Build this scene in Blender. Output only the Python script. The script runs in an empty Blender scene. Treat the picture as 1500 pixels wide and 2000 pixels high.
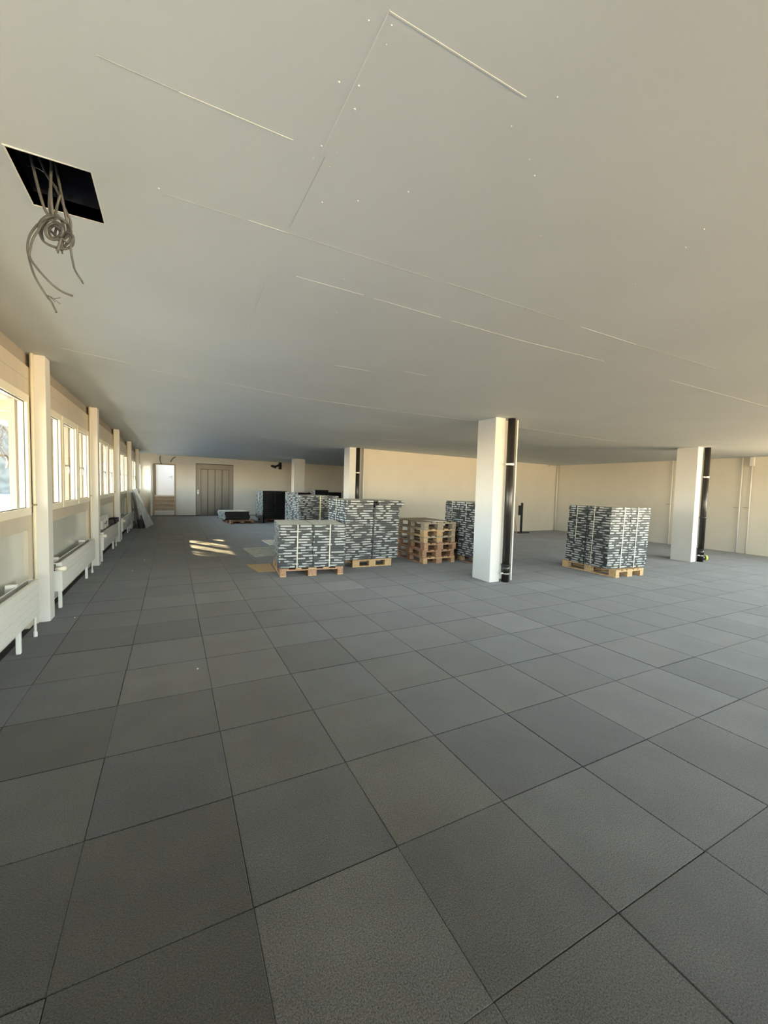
import bpy, math, random
from mathutils import Vector, Matrix
random.seed(7)
C = bpy.context.scene
COL = C.collection
# ------------------------------------------------------------------ camera
YAW, PITCH, ROLL, CAMZ = 0.4757433, -0.0579214, 0.0264133, 1.54168
cy, sy = math.cos(YAW), math.sin(YAW)
f0 = Vector((sy, cy, 0)); r0 = Vector((cy, -sy, 0))
fw = f0*math.cos(PITCH) + Vector((0, 0, math.sin(PITCH)))
u0 = r0.cross(fw)
rt = r0*math.cos(ROLL) + u0*math.sin(ROLL)
up = u0*math.cos(ROLL) - r0*math.sin(ROLL)
cam = bpy.data.cameras.new('camera'); co = bpy.data.objects.new('camera', cam); COL.objects.link(co)
M = Matrix((rt, up, -fw)).transposed().to_4x4(); M.translation = Vector((0, 0, CAMZ))
co.matrix_world = M
cam.sensor_fit = 'VERTICAL'; cam.sensor_height = 36.0; cam.lens = 36.0*802.85/2000.0
cam.clip_start = 0.05; cam.clip_end = 500
C.camera = co
# ------------------------------------------------------------------ world, sun, exposure
C.view_settings.view_transform = 'Standard'; C.view_settings.look = 'None'
C.view_settings.gamma = 1.0; C.view_settings.use_curve_mapping = False
C.view_settings.exposure = 1.78
SKY_STRENGTH = 8.0
W = bpy.data.worlds.new('world'); C.world = W; W.use_nodes = True
nt = W.node_tree; nt.nodes.clear()
out = nt.nodes.new('ShaderNodeOutputWorld'); bg = nt.nodes.new('ShaderNodeBackground')
tc = nt.nodes.new('ShaderNodeTexCoord'); sx = nt.nodes.new('ShaderNodeSeparateXYZ'); rp = nt.nodes.new('ShaderNodeValToRGB')
mr = nt.nodes.new('ShaderNodeMapRange'); mr.inputs[1].default_value = -1; mr.inputs[2].default_value = 1
nt.links.new(tc.outputs['Generated'], sx.inputs[0]); nt.links.new(sx.outputs[2], mr.inputs[0])
nt.links.new(mr.outputs[0], rp.inputs[0]); nt.links.new(rp.outputs[0], bg.inputs[0]); nt.links.new(bg.outputs[0], out.inputs[0])
bg.inputs[1].default_value = SKY_STRENGTH
e = rp.color_ramp.elements
e[0].position = 0.0; e[0].color = (0.95, 0.70, 0.41, 1)      # sunlit snowy ground
e[1].position = 0.47; e[1].color = (1.2, 0.84, 0.46, 1)
for p_, c_ in ((0.505, (0.95, 0.84, 0.62, 1)), (0.56, (0.62, 0.76, 0.84, 1)), (1.0, (0.38, 0.55, 0.78, 1))):
    k = e.new(p_); k.color = c_
sun = bpy.data.lights.new('sun', 'SUN'); sun.energy = 17; sun.color = (1.0, 0.76, 0.42); sun.angle = math.radians(0.6)
so = bpy.data.objects.new('sun', sun); COL.objects.link(so)
sd = Vector((0.5, -0.866, -0.365)).normalized()
so.rotation_euler = sd.to_track_quat('-Z', 'Y').to_euler()
def portal(name, loc, rot, sx_, sy_):
    l = bpy.data.lights.new(name, 'AREA'); l.shape = 'RECTANGLE'; l.size = sx_; l.size_y = sy_
    l.cycles.is_portal = True
    o = bpy.data.objects.new(name, l); COL.objects.link(o); o.location = loc; o.rotation_euler = rot
C.cycles.max_bounces = 10; C.cycles.diffuse_bounces = 6; C.cycles.glossy_bounces = 3
C.cycles.transparent_max_bounces = 12; C.cycles.sample_clamp_indirect = 25
C.cycles.caustics_reflective = False; C.cycles.caustics_refractive = False
C.cycles.use_denoising = True

# ------------------------------------------------------------------ materials
def nodes(name):
    m = bpy.data.materials.new(name); m.use_nodes = True
    t = m.node_tree; b = t.nodes['Principled BSDF']
    return m, t, b
def mat(name, col, rough=0.6, metal=0.0, noise=0.0, nscale=8.0, bump=0.0, bscale=60.0, spec=0.5, stretch=None, col2=None):
    m, t, b = nodes(name)
    b.inputs['Base Color'].default_value = (*col, 1); b.inputs['Roughness'].default_value = rough
    b.inputs['Metallic'].default_value = metal; b.inputs['Specular IOR Level'].default_value = spec
    tcn = t.nodes.new('ShaderNodeTexCoord'); src = tcn.outputs['Object']
    if stretch:
        mp = t.nodes.new('ShaderNodeMapping'); mp.inputs['Scale'].default_value = stretch
        t.links.new(src, mp.inputs[0]); src = mp.outputs[0]
    if noise > 0:
        n = t.nodes.new('ShaderNodeTexNoise'); n.inputs['Scale'].default_value = nscale; n.inputs['Detail'].default_value = 4
        t.links.new(src, n.inputs['Vector'])
        mx = t.nodes.new('ShaderNodeMix'); mx.data_type = 'RGBA'
        a = col2 or tuple(min(1, c*(1+noise)) for c in col); d = tuple(c*(1-noise) for c in col)
        mx.inputs[6].default_value = (*d, 1); mx.inputs[7].default_value = (*a, 1)
        rr = t.nodes.new('ShaderNodeMapRange'); rr.inputs[1].default_value = .3; rr.inputs[2].default_value = .7
        t.links.new(n.outputs[0], rr.inputs[0]); t.links.new(rr.outputs[0], mx.inputs[0]); t.links.new(mx.outputs[2], b.inputs['Base Color'])
    if bump > 0:
        n2 = t.nodes.new('ShaderNodeTexNoise'); n2.inputs['Scale'].default_value = bscale; n2.inputs['Detail'].default_value = 3
        t.links.new(src, n2.inputs['Vector'])
        bp = t.nodes.new('ShaderNodeBump'); bp.inputs['Strength'].default_value = bump; bp.inputs['Distance'].default_value = 0.01
        t.links.new(n2.outputs[0], bp.inputs['Height']); t.links.new(bp.outputs[0], b.inputs['Normal'])
    return m
M_wall = mat('wall_paint', (0.67, 0.63, 0.54), 0.7, noise=.02, nscale=2, bump=.08, bscale=90)
M_white = mat('white_paint', (0.69, 0.685, 0.65), 0.45, noise=.02, nscale=3)
M_ceil = mat('ceiling_paint', (0.67, 0.735, 0.775), 0.75, noise=.03, nscale=1.2, bump=.05, bscale=40)
M_ridge = mat('plaster_ridge', (0.78, 0.81, 0.80), 0.7)
M_crack = mat('dark_joint', (0.45, 0.48, 0.48), 0.9)
M_cream = mat('cream_wood_paint', (0.58, 0.52, 0.42), 0.4, noise=.04, nscale=5, stretch=(3, 3, .5))
M_sash = mat('sash_cream', (0.86, 0.80, 0.64), 0.35)
M_outer = mat('outer_casement_cream', (0.42, 0.39, 0.30), 0.5)
M_gask = mat('black_gasket', (0.04, 0.04, 0.04), 0.5)
M_panel = mat('glossy_grey_panel', (0.55, 0.56, 0.50), 0.18, noise=.04, nscale=2)
M_rad = mat('radiator_enamel', (0.74, 0.74, 0.69), 0.35)
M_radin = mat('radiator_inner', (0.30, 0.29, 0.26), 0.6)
M_knob = mat('knob_ivory', (0.85, 0.80, 0.66), 0.4)
M_brass = mat('dull_brass', (0.30, 0.22, 0.14), 0.4, metal=.7)
M_black = mat('black_pipe_plastic', (0.022, 0.019, 0.017), 0.28, noise=.2, nscale=20)
M_blackm = mat('black_matt', (0.012, 0.012, 0.013), 0.6)
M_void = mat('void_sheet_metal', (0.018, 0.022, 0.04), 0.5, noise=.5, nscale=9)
M_steel = mat('brushed_steel', (0.14, 0.135, 0.118), 0.33, metal=.35, noise=.08, nscale=6, stretch=(30, 30, 1))
M_zinc = mat('zinc_clamp', (0.62, 0.60, 0.55), 0.4, metal=.5)
M_yellow = mat('yellow_cap', (0.70, 0.72, 0.10), 0.4)
M_cable = mat('grey_cable', (0.080, 0.086, 0.090), 0.5)
M_cabled = mat('dark_wire', (0.07, 0.07, 0.065), 0.5)
M_strapw = mat('white_strap', (0.72, 0.68, 0.56), 0.4)
M_strapy = mat('yellow_strap', (0.80, 0.72, 0.42), 0.4)
M_strapb = mat('black_strap', (0.015, 0.015, 0.016), 0.4)
M_card = mat('brown_cardboard', (0.52, 0.37, 0.20), 0.8, noise=.1, nscale=7, stretch=(1, 6, 1))
M_cardgrey = mat('grey_foil_sheet', (0.42, 0.43, 0.37), 0.4, noise=.35, nscale=9, bump=.5, bscale=14)
M_board = mat('white_edged_board', (0.74, 0.70, 0.62), 0.6)
M_doorw = mat('white_door', (0.80, 0.82, 0.84), 0.35)
M_step = mat('oak_riser', (0.34, 0.28, 0.21), 0.6, noise=.2, nscale=5, stretch=(1, 8, 8))
M_glassy = mat('grey_green_sheet', (0.62, 0.66, 0.60), 0.2, noise=.15, nscale=4)
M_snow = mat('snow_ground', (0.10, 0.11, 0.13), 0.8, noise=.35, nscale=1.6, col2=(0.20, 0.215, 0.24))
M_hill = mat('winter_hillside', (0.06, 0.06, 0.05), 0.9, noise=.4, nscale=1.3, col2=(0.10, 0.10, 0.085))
M_eave = mat('eave_timber', (0.62, 0.55, 0.38), 0.6, noise=.1, nscale=5)
M_ext = mat('exterior_render', (0.55, 0.55, 0.52), 0.8)
def wood(name, c1, c2):
    return mat(name, c1, 0.7, noise=.25, nscale=9, col2=c2, stretch=(4, 4, 4), bump=.2, bscale=50)
M_pine = wood('fresh_pallet_pine', (0.60, 0.38, 0.18), (0.70, 0.48, 0.26))
M_pine2 = wood('reddish_pallet_pine', (0.42, 0.21, 0.12), (0.58, 0.36, 0.22))
M_grey = wood('weathered_pallet_wood', (0.34, 0.26, 0.18), (0.50, 0.42, 0.31))
M_brown = wood('brown_pallet_wood', (0.36, 0.19, 0.10), (0.50, 0.30, 0.18))
M_red = wood('dark_red_pallet_wood', (0.16, 0.06, 0.045), (0.26, 0.12, 0.09))
# glass: clear pane with mirror-like film at grazing angles
M_glass, t, b = nodes('window_glass'); t.nodes.remove(b)
tr = t.nodes.new('ShaderNodeBsdfTransparent'); gl = t.nodes.new('ShaderNodeBsdfGlossy'); gl.inputs['Roughness'].default_value = 0.02
tr.inputs[0].default_value = (0.98, 0.99, 0.985, 1)
fr = t.nodes.new('ShaderNodeFresnel'); fr.inputs[0].default_value = 1.45; mxs = t.nodes.new('ShaderNodeMixShader')
gbf = t.nodes.new('ShaderNodeNewGeometry'); mg = t.nodes.new('ShaderNodeMath'); mg.operation = 'SUBTRACT'; mg.inputs[0].default_value = 1; t.links.new(gbf.outputs['Backfacing'], mg.inputs[1])
mg2 = t.nodes.new('ShaderNodeMath'); mg2.operation = 'MULTIPLY'; t.links.new(mg.outputs[0], mg2.inputs[0]); t.links.new(fr.outputs[0], mg2.inputs[1]); t.links.new(mg2.outputs[0], mxs.inputs[0]); t.links.new(tr.outputs[0], mxs.inputs[1]); t.links.new(gl.outputs[0], mxs.inputs[2])
t.links.new(mxs.outputs[0], t.nodes['Material Output'].inputs[0])
# carpet
def carpet(name, attr):
    m, t, b = nodes(name); b.inputs['Roughness'].default_value = 0.95; b.inputs['Specular IOR Level'].default_value = 0.25
    b.inputs['Sheen Weight'].default_value = 0.3; b.inputs['Sheen Roughness'].default_value = 0.5
    if attr:
        a = t.nodes.new('ShaderNodeAttribute'); a.attribute_name = 'tone'; cs = a.outputs['Color']
    else:
        a = t.nodes.new('ShaderNodeObjectInfo'); cs = a.outputs['Color']
    g = t.nodes.new('ShaderNodeNewGeometry')
    n = t.nodes.new('ShaderNodeTexNoise'); n.inputs['Scale'].default_value = 190; n.inputs['Detail'].default_value = 3; n.inputs['Roughness'].default_value = .7
    n2 = t.nodes.new('ShaderNodeTexNoise'); n2.inputs['Scale'].default_value = 2.6; n2.inputs['Detail'].default_value = 3
    t.links.new(g.outputs['Position'], n.inputs['Vector']); t.links.new(g.outputs['Position'], n2.inputs['Vector'])
    r1 = t.nodes.new('ShaderNodeMapRange'); r1.inputs[1].default_value = .32; r1.inputs[2].default_value = .68; r1.inputs[3].default_value = .22; r1.inputs[4].default_value = 2.0
    r2 = t.nodes.new('ShaderNodeMapRange'); r2.inputs[1].default_value = .3; r2.inputs[2].default_value = .7; r2.inputs[3].default_value = .84; r2.inputs[4].default_value = 1.2
    t.links.new(n.outputs[0], r1.inputs[0]); t.links.new(n2.outputs[0], r2.inputs[0])
    mu = t.nodes.new('ShaderNodeMath'); mu.operation = 'MULTIPLY'; t.links.new(r1.outputs[0], mu.inputs[0]); t.links.new(r2.outputs[0], mu.inputs[1])
    sc = t.nodes.new('ShaderNodeVectorMath'); sc.operation = 'SCALE'; t.links.new(cs, sc.inputs[0]); t.links.new(mu.outputs[0], sc.inputs['Scale'])
    t.links.new(sc.outputs[0], b.inputs['Base Color'])
    bp = t.nodes.new('ShaderNodeBump'); bp.inputs['Strength'].default_value = .6; bp.inputs['Distance'].default_value = .004
    t.links.new(n.outputs[0], bp.inputs['Height']); t.links.new(bp.outputs[0], b.inputs['Normal'])
    return m
M_carpet = carpet('carpet_pile', False); M_carpet2 = carpet('carpet_pile_far', True)
M_base = mat('floor_joint_dark', (0.03, 0.03, 0.03), 0.95)
# carton print: UV u along each side, v 0..1 up the side; v<0 plain cardboard; v>2 pale top, glancing sheen painted in as extra brightness
M_carton, t, b = nodes('printed_carton'); b.inputs['Roughness'].default_value = .45
L = t.links.new
def mth(op, a, b_=None, c_=None):
    n = t.nodes.new('ShaderNodeMath'); n.operation = op
    for i, v in enumerate((a, b_, c_)):
        if v is None: continue
        if isinstance(v, (int, float)): n.inputs[i].default_value = v
        else: L(v, n.inputs[i])
    return n.outputs[0]
uvn = t.nodes.new('ShaderNodeUVMap'); uvn.uv_map = 'UVMap'; sp = t.nodes.new('ShaderNodeSeparateXYZ'); L(uvn.outputs[0], sp.inputs[0])
u_, v_ = sp.outputs[0], sp.outputs[1]
fu = mth('FRACT', u_); du = mth('ABSOLUTE', mth('SUBTRACT', fu, .5))
vs = mth('FLOOR', mth('MULTIPLY', v_, 4.0))
oi = t.nodes.new('ShaderNodeObjectInfo')
cmb = t.nodes.new('ShaderNodeCombineXYZ'); L(mth('MULTIPLY', mth('ADD', mth('GREATER_THAN', fu, .5), mth('FLOOR', u_)), 7.3), cmb.inputs[0]); L(mth('MULTIPLY', vs, 5.7), cmb.inputs[1]); L(mth('MULTIPLY', oi.outputs['Random'], 40.0), cmb.inputs[2])
nz = t.nodes.new('ShaderNodeTexNoise'); nz.inputs['Scale'].default_value = 1.0; nz.inputs['Detail'].default_value = 1; L(cmb.outputs[0], nz.inputs['Vector'])
band = mth('MULTIPLY', mth('GREATER_THAN', v_, .22), mth('LESS_THAN', v_, .79))
solid = mth('LESS_THAN', du, .19)
rag = mth('LESS_THAN', du, mth('ADD', .27, mth('MULTIPLY', mth('SUBTRACT', nz.outputs[0], .45), 1.1)))
fillm = mth('MAXIMUM', solid, mth('MULTIPLY', rag, mth('LESS_THAN', du, .46)))
white = mth('MULTIPLY', mth('MULTIPLY', band, fillm), mth('GREATER_THAN', du, .055))
mx = t.nodes.new('ShaderNodeMix'); mx.data_type = 'RGBA'; mx.inputs[6].default_value = (0.040, 0.044, 0.046, 1); mx.inputs[7].default_value = (0.44, 0.46, 0.44, 1)
L(white, mx.inputs[0])
tcn = t.nodes.new('ShaderNodeTexCoord'); mp = t.nodes.new('ShaderNodeMapping'); mp.inputs['Scale'].default_value = (2, 26, 2); L(tcn.outputs['Object'], mp.inputs[0])
n3 = t.nodes.new('ShaderNodeTexNoise'); n3.inputs['Scale'].default_value = 1.5; L(mp.outputs[0], n3.inputs['Vector'])
tp = t.nodes.new('ShaderNodeMix'); tp.data_type = 'RGBA'; tp.inputs[6].default_value = (0.60, 0.57, 0.48, 1); tp.inputs[7].default_value = (0.97, 0.93, 0.78, 1); L(n3.outputs[0], tp.inputs[0])
mx2 = t.nodes.new('ShaderNodeMix'); mx2.data_type = 'RGBA'; L(mth('GREATER_THAN', v_, 2.0), mx2.inputs[0]); L(mx.outputs[2], mx2.inputs[6]); L(tp.outputs[2], mx2.inputs[7])
mx3 = t.nodes.new('ShaderNodeMix'); mx3.data_type = 'RGBA'; L(mth('LESS_THAN', v_, -.5), mx3.inputs[0]); L(mx2.outputs[2], mx3.inputs[6]); mx3.inputs[7].default_value = (0.005, 0.005, 0.0055, 1)
L(mx3.outputs[2], b.inputs['Base Color'])

# ------------------------------------------------------------------ mesh helpers
class MB:
    def __init__(s): s.v = []; s.f = []
    def add(s, vs, fs):
        n = len(s.v); s.v += [tuple(v) for v in vs]; s.f += [tuple(i+n for i in f) for f in fs]; return s
    def box(s, x0, y0, z0, x1, y1, z1, c=0.0):
        if c <= 0:
            v = [(x, y, z) for x in (x0, x1) for y in (y0, y1) for z in (z0, z1)]
            return s.add(v, [(0, 1, 3, 2), (4, 6, 7, 5), (0, 4, 5, 1), (2, 3, 7, 6), (0, 2, 6, 4), (1, 5, 7, 3)])
        cx, cy_, cz = (x0+x1)/2, (y0+y1)/2, (z0+z1)/2; hx, hy, hz = (x1-x0)/2, (y1-y0)/2, (z1-z0)/2
        c = min(c, hx*.9, hy*.9, hz*.9)
        V = []; idx = {}
        for a in (-1, 1):
            for b_ in (-1, 1):
                for d in (-1, 1):
                    for ax in range(3):
                        p = [a*(hx-c), b_*(hy-c), d*(hz-c)]
                        p[ax] += (a, b_, d)[ax]*c
                        idx[(a, b_, d, ax)] = len(V); V.append((cx+p[0], cy_+p[1], cz+p[2]))
        F = []
        sg = (-1, 1)
        for ax in range(3):
            o1, o2 = [(1, 2), (2, 0), (0, 1)][ax]
            for s_ in sg:
                def key(p, q, ax=ax, s_=s_, o1=o1, o2=o2, w=None):
                    k = [0, 0, 0]; k[ax] = s_; k[o1] = p; k[o2] = q; return idx[(*k, ax)]
                q4 = [key(-1, -1), key(1, -1), key(1, 1), key(-1, 1)]
                F.append(tuple(q4 if s_ > 0 else q4[::-1]))
        for ax in range(3):
            o1, o2 = [(1, 2), (2, 0), (0, 1)][ax]
            for p in sg:
                for q in sg:
                    def k2(s_, w):
                        k = [0, 0, 0]; k[ax] = s_; k[o1] = p; k[o2] = q; return idx[(*k, w)]
                    F4 = [k2(-1, o1), k2(1, o1), k2(1, o2), k2(-1, o2)]
                    F.append(tuple(F4 if p*q < 0 else F4[::-1]))
        for a in sg:
            for b_ in sg:
                for d in sg:
                    F3 = [idx[(a, b_, d, k)] for k in range(3)]
                    F.append(tuple(F3 if a*b_*d > 0 else F3[::-1]))
        return s.add(V, F)
    def cyl(s, p0, p1, r, n=16, r1=None, cap=True):
        p0, p1 = Vector(p0), Vector(p1); d = (p1-p0).normalized(); r1 = r if r1 is None else r1
        a = d.orthogonal().normalized(); b_ = d.cross(a)
        V = []
        for i in range(n):
            th = 2*math.pi*i/n; o = a*math.cos(th)+b_*math.sin(th); V += [p0+o*r, p1+o*r1]
        F = [(2*i, 2*((i+1) % n), 2*((i+1) % n)+1, 2*i+1) for i in range(n)]
        if cap: F += [tuple(2*i for i in range(n))[::-1], tuple(2*i+1 for i in range(n))]
        return s.add(V, F)
    def tube(s, pts, r, n=8, sub=6):
        P = [Vector(p) for p in pts]; Q = []
        for i in range(len(P)-1):
            a, b_, c, d = P[max(i-1, 0)], P[i], P[i+1], P[min(i+2, len(P)-1)]
            for k in range(sub):
                t_ = k/sub; Q.append(.5*((2*b_)+(c-a)*t_+(2*a-5*b_+4*c-d)*t_*t_+(3*b_-a-3*c+d)*t_**3))
        Q.append(P[-1]); V = []; F = []; a = (Q[1]-Q[0]).orthogonal().normalized()
        for i, q in enumerate(Q):
            d = (Q[min(i+1, len(Q)-1)]-Q[max(i-1, 0)]).normalized(); a = (a-d*a.dot(d)).normalized(); b_ = d.cross(a)
            V += [q+(a*math.cos(2*math.pi*k/n)+b_*math.sin(2*math.pi*k/n))*r for k in range(n)]
        for i in range(len(Q)-1):
            F += [(i*n+k, i*n+(k+1) % n, (i+1)*n+(k+1) % n, (i+1)*n+k) for k in range(n)]
        F += [tuple(range(n))[::-1], tuple(len(V)-n+k for k in range(n))]
        return s.add(V, F)
    def prism(s, poly, z0, z1):
        n = len(poly); a = sum(poly[i][0]*poly[(i+1) % n][1]-poly[(i+1) % n][0]*poly[i][1] for i in range(n))
        if a < 0: poly = poly[::-1]
        V = [(x, y, z0) for x, y in poly]+[(x, y, z1) for x, y in poly]
        return s.add(V, [tuple(range(n))[::-1], tuple(range(n, 2*n))]+[(i, (i+1) % n, n+(i+1) % n, n+i) for i in range(n)])
    def mesh(s, name, m):
        me = bpy.data.meshes.new(name); me.from_pydata(s.v, [], s.f); me.materials.append(m); me.update(); return me
    def obj(s, name, m, parent=None, smooth=False):
        me = s.mesh(name, m)
        if smooth:
            me.polygons.foreach_set('use_smooth', [len(p.vertices) == 4 for p in me.polygons])
        return link(name, me, parent)
def link(name, me, parent=None, loc=None, rz=0):
    o = bpy.data.objects.new(name, me); COL.objects.link(o)
    if parent: o.parent = parent
    if loc: o.location = loc
    if rz: o.rotation_euler = (0, 0, rz)
    return o
def tag(o, label, cat, group=None):
    o['label'] = label; o['category'] = cat
    if group: o['group'] = group
    return o
def thing(name, label, cat, loc=(0, 0, 0), rz=0, group=None):
    return tag(link(name, None, None, loc, rz), label, cat, group)
def struct(o): o['kind'] = 'structure'; return o
def stuff(o): o['kind'] = 'stuff'; return o

# ------------------------------------------------------------------ dimensions
T = 0.6; GX, GY = 0.5691, -1.4305
gx = lambda i: T*(i-GX)
gy = lambda j: T*(j-GY)
XL, XR, YB, YF = -1.32, 14.06, 21.86, -6.0
ceil_z = lambda x: 2.835-0.0122*(x+1.18)
PX0, PY = 5.3, 11.82          # partition wall
COLS = [5.56+3.38*k for k in range(-2, 5)]

# ------------------------------------------------------------------ floor
fl = struct(MB().box(XL-.1, YF, -.10, XR, YB+.145, -.008).obj('floor', M_base))
tone0 = (0.049, 0.051, 0.050)
def tone(i, j):
    rnd = random.Random(i*131+j*977+5)
    k = 1+rnd.uniform(-.15, .15); w = rnd.uniform(-.05, .05)
    if i <= 0 and j <= 3: k *= .86
    sp_ = {(-1, 6): .62, (0, 6): .60, (0, 5): 1.18, (0, 4): 1.22, (4, 1): .84, (7, 1): .74, (6, 4): 1.28, (0, 8): 1.22, (1, 8): 1.25, (2, 4): .74, (8, 1): 1.12,
           (5, 5): .80, (0, 1): .80, (0, 0): .78, (0, 2): .86, (-1, 1): .80, (-1, 2): .98, (1, 1): 1.1, (1, 0): 1.12, (2, 0): 1.03, (3, 2): .9, (3, 1): 1.02, (2, 1): 1.12, (0, 3): .92,
           (-1, 5): .85, (-1, 4): .88, (-1, 3): .8, (5, 4): 1.0, (4, 8): 1.25, (9, 6): 1.22, (12, 5): 1.2, (7, 5): 1.05}
    k *= sp_.get((i, j), 1)
    k = k**1.4
    if (i, j) in ((4, 1), (3, 2), (0, 2), (5, 3)): w -= .08
    return (tone0[0]*k*(1+w), tone0[1]*k*(1+w*.5), tone0[2]*k*(1-w*1.2))
def tile_geo(b_, x0, y0, x1, y1, dz=0.0, g=.0016, c=.0022, h=.007):
    x0 += g; y0 += g; x1 -= g; y1 -= g
    V = [(x0, y0, -h), (x1, y0, -h), (x1, y1, -h), (x0, y1, -h), (x0, y0, -c+dz), (x1, y0, -c+dz), (x1, y1, -c+dz), (x0, y1, -c+dz),
         (x0+c, y0+c, dz), (x1-c, y0+c, dz), (x1-c, y1-c, dz), (x0+c, y1-c, dz)]
    F = [(8, 9, 10, 11)]
    for i in range(4):
        k = (i+1) % 4; F += [(i, k, 4+k, 4+i), (4+i, 4+k, 8+k, 8+i)]
    b_.add(V, F)
tmesh = {}
far = MB(); fartone = []
I0, I1 = -2, 24
for j in range(-8, 34):
    y0, y1 = gy(j), gy(j+1)
    y0 = max(y0, YF+.01); y1 = min(y1, YB-.02)
    if y1-y0 < .02: continue
    for i in range(I0, I1+1):
        x0, x1 = max(gx(i), XL+.02), min(gx(i+1), XR-.01)
        if x1-x0 < .02: continue
        if j == 19 and False: continue
        ym = (y0+y1)/2
        # seen from the camera: between the two edges of the frame
        ang_ok = x0 < max(y1, .3)*2.72+.3
        if -1 <= j <= 12 and y1 > 0.75 and ang_ok:
            key = (round(x1-x0, 3), round(y1-y0, 3))
            if key not in tmesh:
                b_ = MB(); tile_geo(b_, 0, 0, x1-x0, y1-y0); tmesh[key] = b_.mesh('carpet_tile', M_carpet)
            rnd = random.Random(i*7+j*91)
            o = link('carpet_tile', tmesh[key], fl, (x0+rnd.uniform(-.0012, .0012), y0+rnd.uniform(-.0012, .0012), rnd.uniform(-.0006, .0006)), rnd.uniform(-.0022, .0022))
            o.color = (*tone(i, j), 1)
        else:
            n0 = len(far.f); tile_geo(far, x0, y0, x1, y1, 0, .0015, .0015)
            fartone += [tone(i, j)]*(len(far.f)-n0)
fo = stuff(far.obj('far_carpet_tiles', M_carpet2, fl))
ca = fo.data.color_attributes.new('tone', 'FLOAT_COLOR', 'CORNER')
k = 0; buf = []
for p in fo.data.polygons:
    for _ in range(p.loop_total): buf += [*fartone[p.index], 1]
ca.data.foreach_set('color', buf)

# ------------------------------------------------------------------ ceiling with hatch
HX0, HX1, HY0, HY1 = -.575, -.30, 2.172, 2.553
cb = MB()
def cq(x0, y0, x1, y1):
    V = [(x0, y0, ceil_z(x0)), (x1, y0, ceil_z(x1)), (x1, y1, ceil_z(x1)), (x0, y1, ceil_z(x0))]
    V += [(a, b_, c+.06) for a, b_, c in V]
    cb.add(V, [(3, 2, 1, 0), (4, 5, 6, 7), (0, 1, 5, 4), (1, 2, 6, 5), (2, 3, 7, 6), (3, 0, 4, 7)])
XC0 = XL-.1
cq(XC0, YF-.1, XR+.1, HY0); cq(XC0, HY1, XR+.1, YB+.1); cq(XC0, HY0, HX0, HY1); cq(HX1, HY0, XR+.1, HY1)
ceil = struct(cb.obj('ceiling', M_ceil))
struct(MB().box(XL-.3, YF-.25, 3.22, XR+.3, YB+.3, 3.4).obj('roof_slab', M_ext))
def ridge(x0, y0, x1, y1, w=.0035, h=.0015, m=M_ridge):
    w *= .75; h = .0008
    d = Vector((x1-x0, y1-y0, 0)); n = Vector((-d.y, d.x, 0)).normalized()*w/2
    q = [(x0-n.x, y0-n.y), (x1-n.x, y1-n.y), (x1+n.x, y1+n.y), (x0+n.x, y0+n.y)]
    V = [(x, y, ceil_z(x)-h) for x, y in q]+[(x, y, ceil_z(x)+.001) for x, y in q]
    return MB().add(V, [(3, 2, 1, 0), (0, 1, 5, 4), (1, 2, 6, 5), (2, 3, 7, 6), (3, 0, 4, 7)]).obj('plaster_joint', m, ceil)
for a in [(.519, 1.054, 1.015, 1.05, .006), (.519, 1.05, .51, 1.6, .004), (.023, 1.591, .40, 1.589, .005), (-.2, 1.585, .02, 1.59, .003, .002, M_crack),
          (.33, 2.152, .52, 2.152, .004), (-.03, 2.158, .30, 2.155, .003, .002, M_crack), (.53, 2.15, 1.4, 2.146, .003, .002, M_crack), (1.5, 2.14, 2.5, 2.138, .004, .002, M_crack), (2.72, 2.15, 3.4, 2.15, .006), (3.4, 2.15, 4.7, 2.123, .004, .002, M_crack),
          (.67, 2.552, 1.12, 2.556, .0045), (1.2, 2.56, 1.75, 2.574, .0045), (1.85, 2.578, 2.55, 2.59, .006), (2.55, 2.59, 3.58, 2.555, .007), (4.70, 2.573, 7.2, 2.57, .006),
          (.528, 1.6, .518, 2.11, .003, .002, M_crack), (3.33, 2.1, 3.337, 1.1, .006), (.53, 2.66, .545, 3.3, .0035), (.545, 3.4, .55, 5.45, .004, .002), (3.2, 2.95, 3.19, 4.15, .005), (3.22, 5.84, 3.24, 7.24, .010),
          (-.968, 5.137, -.403, 5.343, .005), (-.2, 5.5, .2, 5.6, .006), (.5, 5.6, 1.5, 5.83, .006), (1.54, 5.864, 3.2, 5.872, .010), (3.3, 5.872, 4.75, 5.78, .010), (5.3, 5.8, 9.0, 5.85, .010),
          (1.2, 11.3, 4.6, 11.5, .02), (4.3, 9.2, 7.8, 9.3, .015), (1.5, 4.12, 1.9, 4.1, .005), (3.0, 7.24, 4.4, 7.25, .012), (2.2, 3.9, 2.5, 3.9, .005), (6.4, 2.14, 8.5, 2.13, .005)]:
    ridge(*a)
bm_ = MB(); rnd = random.Random(3)
spots = [(.47, 1.3), (.53, 1.28), (.55, 1.36), (.48, 1.1), (.55, 1.13), (.54, 1.08), (.50, 1.56), (.56, 1.56), (.49, 1.63), (.56, 1.64), (1.1, 1.0), (1.05, 1.15), (.60, 1.85), (.95, 1.95), (1.2, 1.85), (.9, 1.6), (-.05, 2.13)]
spots += [(rnd.uniform(.3, 3.5), rnd.uniform(1.0, 4.5)) for _ in range(45)]+[(rnd.uniform(0, 9), rnd.uniform(4, 9)) for _ in range(40)]
for x, y in spots:
    r_ = rnd.uniform(.003, .007); n = 7; V = [(x+math.cos(2*math.pi*k/n)*r_, y+math.sin(2*math.pi*k/n)*r_*.8, ceil_z(x)+.001) for k in range(n)]+[(x, y, ceil_z(x)-r_*.5)]
    bm_.add(V, [(k, n, (k+1) % n) for k in range(n)])
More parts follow.
